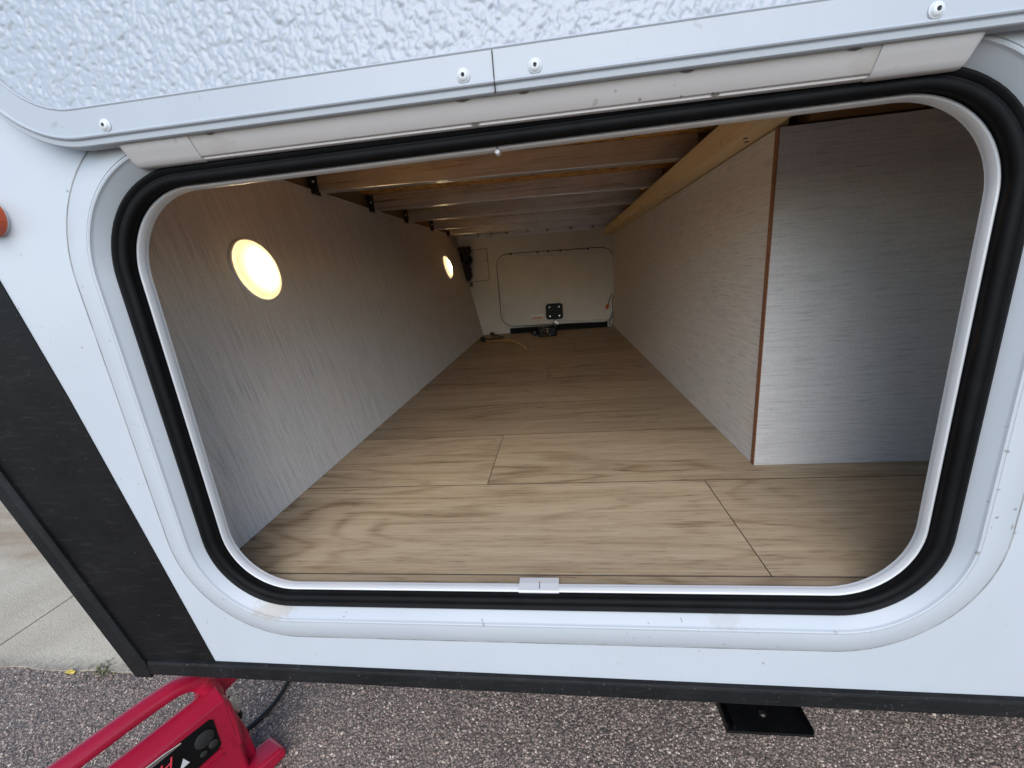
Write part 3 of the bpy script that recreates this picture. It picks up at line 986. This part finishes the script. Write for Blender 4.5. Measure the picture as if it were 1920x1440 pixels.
MB().box(-.131, .015, YB - .002, YB - .0003, .372, .3775).box(-.131, .015, YB - .002, YB - .0003, .578, .583).box(.0125, .0155, YB - .002, YB - .0003, .3776, .578).build('gap', 'black_gap', acc, fn=lambda p: (p[0], p[1], p[2] + .05 * (p[0] + .06)))
MB().lathe([(.004, 0), (.003, .002), (0.0, .003)], (.001, YB - .005, .505), (0, -1, 0), 10, False).build('screw', 'dark_bracket', acc)
# dark cable bundle in the far left corner
bun = None
for k in range(9):
    pts = [(-.160 + random.uniform(-.012, .055) + .02 * math.sin(j * 1.7 + k), YB - .03 - random.uniform(0, .035), z) for j, z in enumerate(np.linspace(.60, .385, 7))]
    pts = [(max(p[0], left_x(p[2]) + .012), p[1], p[2]) for p in pts]
    mb = MB().tube(smooth_path(pts, 5), 0.0105, 7)
    if bun is None:
        bun = mb.build('cable_bundle', 'wire', TR, smooth=60, label='dark bundle of cables hanging in the far corner')
    else:
        mb.build('cable', 'wire', bun, smooth=60)
for k in range(2):
    MB().tube(smooth_path([(-.15 + .02 * k, YB - .03, .39), (-.135 + .02 * k, YB - .025, .355), (-.120 + .015 * k, YB - .02, .345), (-.108, YB - .02, .37)], 6), .003, 6).build('cable', 'wire', bun, smooth=60)
# loose wires at the far right
wr = MB().tube(smooth_path([(.842, YB - .015, .22), (.826, YB - .02, .205), (.812, YB - .025, .17), (.806, YB - .028, .15)], 6), .003, 6).build('loose_wire', 'wire', TR, smooth=60, label='thin wires hanging beside the far hatch')
MB().tube(smooth_path([(.842, YB - .018, .10), (.832, YB - .02, .09), (.820, YB - .02, .05), (.815, YB - .03, .02), (.84, YB - .03, .006)], 6), .003, 6).build('wire', 'wire', wr, smooth=60)
MB().tube(smooth_path([(.842, YB - .018, .205), (.836, YB - .02, .16), (.838, YB - .02, .08), (.836, YB - .02, .01)], 6), .0025, 6).build('wire', 'wire', wr, smooth=60)
MB().lathe([(.004, 0), (.011, .006), (.012, .02), (.007, .034), (0.0, .036)], (.806, YB - .03, .155), (-.35, 0, -1), 12, False).build('wire_connector', 'wire_nut', wr, smooth=40)

# ================================================================== loose things on the compartment floor
ck = empty('crank_handle', (.08, 2.10, 0), 'thin bent crank rod with dark ends lying by the slanted wall', 'crank')
MB().tube([(.012, 2.33, .013), (.060, 2.26, .012), (.108, 2.185, .011), (.100, 2.176, .011), (.04, 2.14, .011), (-.012, 2.105, .014)], .0055, 8).build('dark_arm', 'dark_rod', ck, smooth=50)
MB().tube([(-.005, 2.09, .014), (.03, 2.045, .010), (.17, 2.030, .009), (.185, 2.020, .009), (.235, 1.90, .008), (.288, 1.755, .007)], .0062, 8).build('brass_arm', 'brass', ck, smooth=50)
MB().tube([(-.022, 2.125, .018), (-.010, 2.095, .018), (.002, 2.065, .018)], [.014, .0185, .014], 12).build('grip', 'black_plastic', ck, smooth=50)
MB().tube([(.002, 2.348, .015), (.010, 2.335, .015), (.022, 2.318, .014)], [.012, .015, .010], 12).build('end_knob', 'dark_rod', ck, smooth=50)

dv = empty('small_winch', (.385, 2.17, 0), 'small black device with shiny fittings in front of the far hatch', 'device')
MB().box(.335, .455, 2.145, 2.225, .0008, .060).build('body', 'black_plastic', dv, bevel=.008)
MB().lathe([(.026, 0), (.026, .008), (.020, .012), (.018, .006), (.008, .005), (.008, .014), (0.0, .015)], (.378, 2.1455, .034), (0, -1, 0), 20, False).build('dial', 'chrome', dv, smooth=40)
MB().lathe([(.018, 0), (.018, .006), (.0, .007)], (.378, 2.134, .034), (0, -1, 0), 16, False).build('dial_face', 'black_plastic', dv, smooth=40)
MB().tube([(.345, 2.16, .03), (.318, 2.15, .028), (.300, 2.14, .018)], [.018, .015, .012], 10).build('nozzle', 'black_plastic', dv, smooth=50)
for p in ((.318, 2.132, .036), (.306, 2.126, .022), (.335, 2.138, .010), (.410, 2.142, .012), (.400, 2.142, .052)):
    MB().lathe([(.007, 0), (.006, .004), (0.0, .006)], p, (0, -1, .3), 10, False).build('stud', 'chrome', dv, smooth=40)

# ================================================================== jump starter on the asphalt
u = Vector((.4226, .9063, 0))
nn = Vector((.9063, -.4226, 0))
JO = Vector((-.30, .11, GZ))


def jp(s, t, z):
    return JO + u * s + nn * t + Vector((0, 0, z))


js = empty('jump_starter', JO + u * -.12, 'red portable jump starter with carry handle standing on the asphalt', 'jump starter')


def jprism(poly, t0, t1):
    return MB().prism([jp(s, t0, z) for s, z in poly], nn * (t1 - t0))


jprism([(-.345, .012), (-.33, .002), (.030, .002), (.040, .012), (.039, .11), (.036, .165), (-.335, .165)], -.052, .0495).build('lower_body', 'red_plastic', js, bevel=.007, segs=3, smooth=40)
# upper body: control face in front, top sloping back to the gap under the handle
MB().prism([jp(-.335, t, z) for t, z in ((.0500, .135), (.0500, .233), (.046, .2375), (.016, .2505), (.008, .2485), (-.004, .235), (-.036, .140))], u * .371).build('upper_body', 'red_plastic', js, bevel=.004, segs=3, smooth=40)
# carry handle: a thick arch merging into the posts
pth = smooth_path([jp(-.345, -.005, .17), jp(-.335, -.004, .24), jp(-.300, -.002, .285), jp(-.22, 0, .296), jp(-.12, 0, .2975), jp(-.05, 0, .2965), jp(-.010, 0, .291), jp(.016, 0, .272), jp(.028, 0, .24), jp(.030, 0, .18)], 7)
MB().tube(pth, [.022] * 8 + [.0180] * (len(pth) - 22) + [.0195] * 6 + [.022] * 8, 18, squash=0.92).build('handle', 'red_plastic', js, smooth=60)
# posts and side holster
jprism([(.014, .10), (.044, .10), (.047, .17), (.044, .215), (.036, .236), (.010, .238), (.006, .22)], -.030, .0495).build('post', 'red_plastic', js, bevel=.008, segs=3, smooth=40)
jprism([(.036, .205), (.052, .198), (.108, .212), (.112, .226), (.100, .232), (.040, .248)], -.045, -.005).build('cable_hook', 'red_plastic', js, bevel=.005, segs=3, smooth=40)
jprism([(.036, .0), (.064, .0), (.060, .10), (.052, .155), (.036, .16)], -.035, .030).build('holster', 'red_plastic', js, bevel=.006, segs=3, smooth=40)
jprism([(.030, .001), (.098, .001), (.104, .014), (.096, .030), (.062, .036), (.030, .038)], .018, .072).build('base_foot', 'red_plastic', js, bevel=.006, segs=3, smooth=40)
jprism([(-.34, .001), (-.30, .001), (-.30, .036), (-.34, .03)], .030, .072).build('base_foot', 'red_plastic', js, bevel=.006, segs=3, smooth=40)
# clamp jaw in the holster
MB().tube([jp(.050, .004, .190), jp(.055, .006, .168), jp(.056, .004, .146)], [.006, .012, .010], 10).build('clamp_jaw', 'steel', js, smooth=50)
MB().tube([jp(.055, -.004, .150), jp(.056, -.004, .12)], [.011, .012], 10).build('clamp_grip', 'black_plastic', js, smooth=50)
# control face
jprism([(-.30, .140), (.000, .140), (.007, .147), (.008, .212), (.002, .219), (-.045, .222), (-.10, .2245), (-.30, .22)], .0485, .0515).build('control_panel', 'black_plastic', js, bevel=.001)
jprism([(-.30, .135), (.004, .135), (.004, .1375), (-.30, .1375)], .049, .0525).build('panel_ledge', 'red_plastic', js)
jprism([(-.30, .120), (.004, .120), (.004, .1235), (-.30, .1235)], .049, .0535).build('panel_ledge', 'red_plastic', js)


def jdisc(name, s, z, r, h, mat, t=.0515, prof=None):
    MB().lathe(prof or [(r, 0), (r, h * .7), (r * .85, h), (0.0002, h)], jp(s, t, z), nn, 24, False).build(name, mat, js, smooth=40)


jdisc('gauge', -.014, .190, .0165, .004, 'grey_knob')
jdisc('button', -.004, .164, .0085, .003, 'grey_knob')
jdisc('button', -.022, .160, .006, .002, 'grey_knob')
# mottled chrome sweep along the top of the panel
arc_t = [(-.045, .2215), (-.07, .2275), (-.10, .2300), (-.14, .2300), (-.20, .228)]
arc_b = [(-.20, .2205), (-.14, .2205), (-.10, .2200), (-.07, .2190), (-.045, .2190)]
jprism(arc_t + arc_b, .0505, .0535).build('chrome_sweep', 'chrome', js, bevel=.0008)
# stub of red lettering and white mark on the panel
def stroke(pts, r, mat, name='lettering'):
    q = [jp(s, .0522, z) for s, z in pts]
    MB().tube(q, r, 6, squash=1.0).build(name, mat, js)


stroke([(-.086, .185), (-.078, .208)], .0016, 'red_print')
stroke([(-.070, .187), (-.063, .209)], .0016, 'red_print')
stroke([(-.083, .196), (-.066, .199)], .0014, 'red_print')
stroke([(-.104, .186), (-.096, .206)], .0014, 'red_print')
jprism([(-.060, .168), (-.044, .168), (-.050, .186)], .0512, .0522).build('triangle_mark', 'white_print', js)

# cable on the ground behind it
cb = MB().tube(smooth_path([(-.345, .190, GZ + .006), (-.330, .215, GZ + .006), (-.308, .262, GZ + .006), (-.302, .31, GZ + .006), (-.306, .37, GZ + .012), (-.32, .48, GZ + .014), (-.30, .70, GZ + .014)], 8), .0052, 10
               ).build('power_cable', 'black_cable', None, smooth=60)
cb['label'] = 'black cable curving under the trailer behind the red jump starter'
cb['category'] = 'cable'

# small things at the edge of the concrete
lf = MB()
lf.add([(-1.0175, 0.3370, GZ + 0.0042), (-1.0025, 0.3330, GZ + 0.0070), (-0.9850, 0.3350, GZ + 0.0049), (-0.9825, 0.3390, GZ + 0.0084), (-1.0000, 0.3430, GZ + 0.0091), (-1.0155, 0.3415, GZ + 0.0063),
        (-1.0175, 0.3370, GZ + 0.0028), (-1.0025, 0.3330, GZ + 0.0056), (-0.9850, 0.3350, GZ + 0.0035), (-0.9825, 0.3390, GZ + 0.0070), (-1.0000, 0.3430, GZ + 0.0077), (-1.0155, 0.3415, GZ + 0.0049)],
       [(0, 1, 2, 3, 4, 5), (11, 10, 9, 8, 7, 6)] + [(i, (i + 1) % 6, 6 + (i + 1) % 6, 6 + i) for i in range(6)])
lf = lf.build('leaf', 'yellow_leaf')
lf['label'] = 'small yellow leaf lying at the edge of the concrete'
lf['category'] = 'leaf'
wd = MB()
for k in range(46):
    bx, by = -.905 + random.gauss(0, .022), .346 + random.gauss(0, .012)
    th = random.uniform(0, 6.28)
    ln, hh = random.uniform(.006, .018), random.uniform(.004, .014)
    dx, dy = math.cos(th), math.sin(th)
    w_ = .0018
    wd.add([(bx - dy * w_, by + dx * w_, GZ + .001), (bx + dy * w_, by - dx * w_, GZ + .001), (bx + dx * ln * .6 + dy * w_, by + dy * ln * .6 - dx * w_, GZ + hh), (bx + dx * ln, by + dy * ln, GZ + hh * .8),
            (bx + dx * ln * .6 - dy * w_, by + dy * ln * .6 + dx * w_, GZ + hh)], [(0, 1, 2, 4), (4, 2, 3)])
wd = wd.build('weed', 'weed')
wd['label'] = 'small green weed in the joint between concrete and asphalt'
wd['category'] = 'weed'
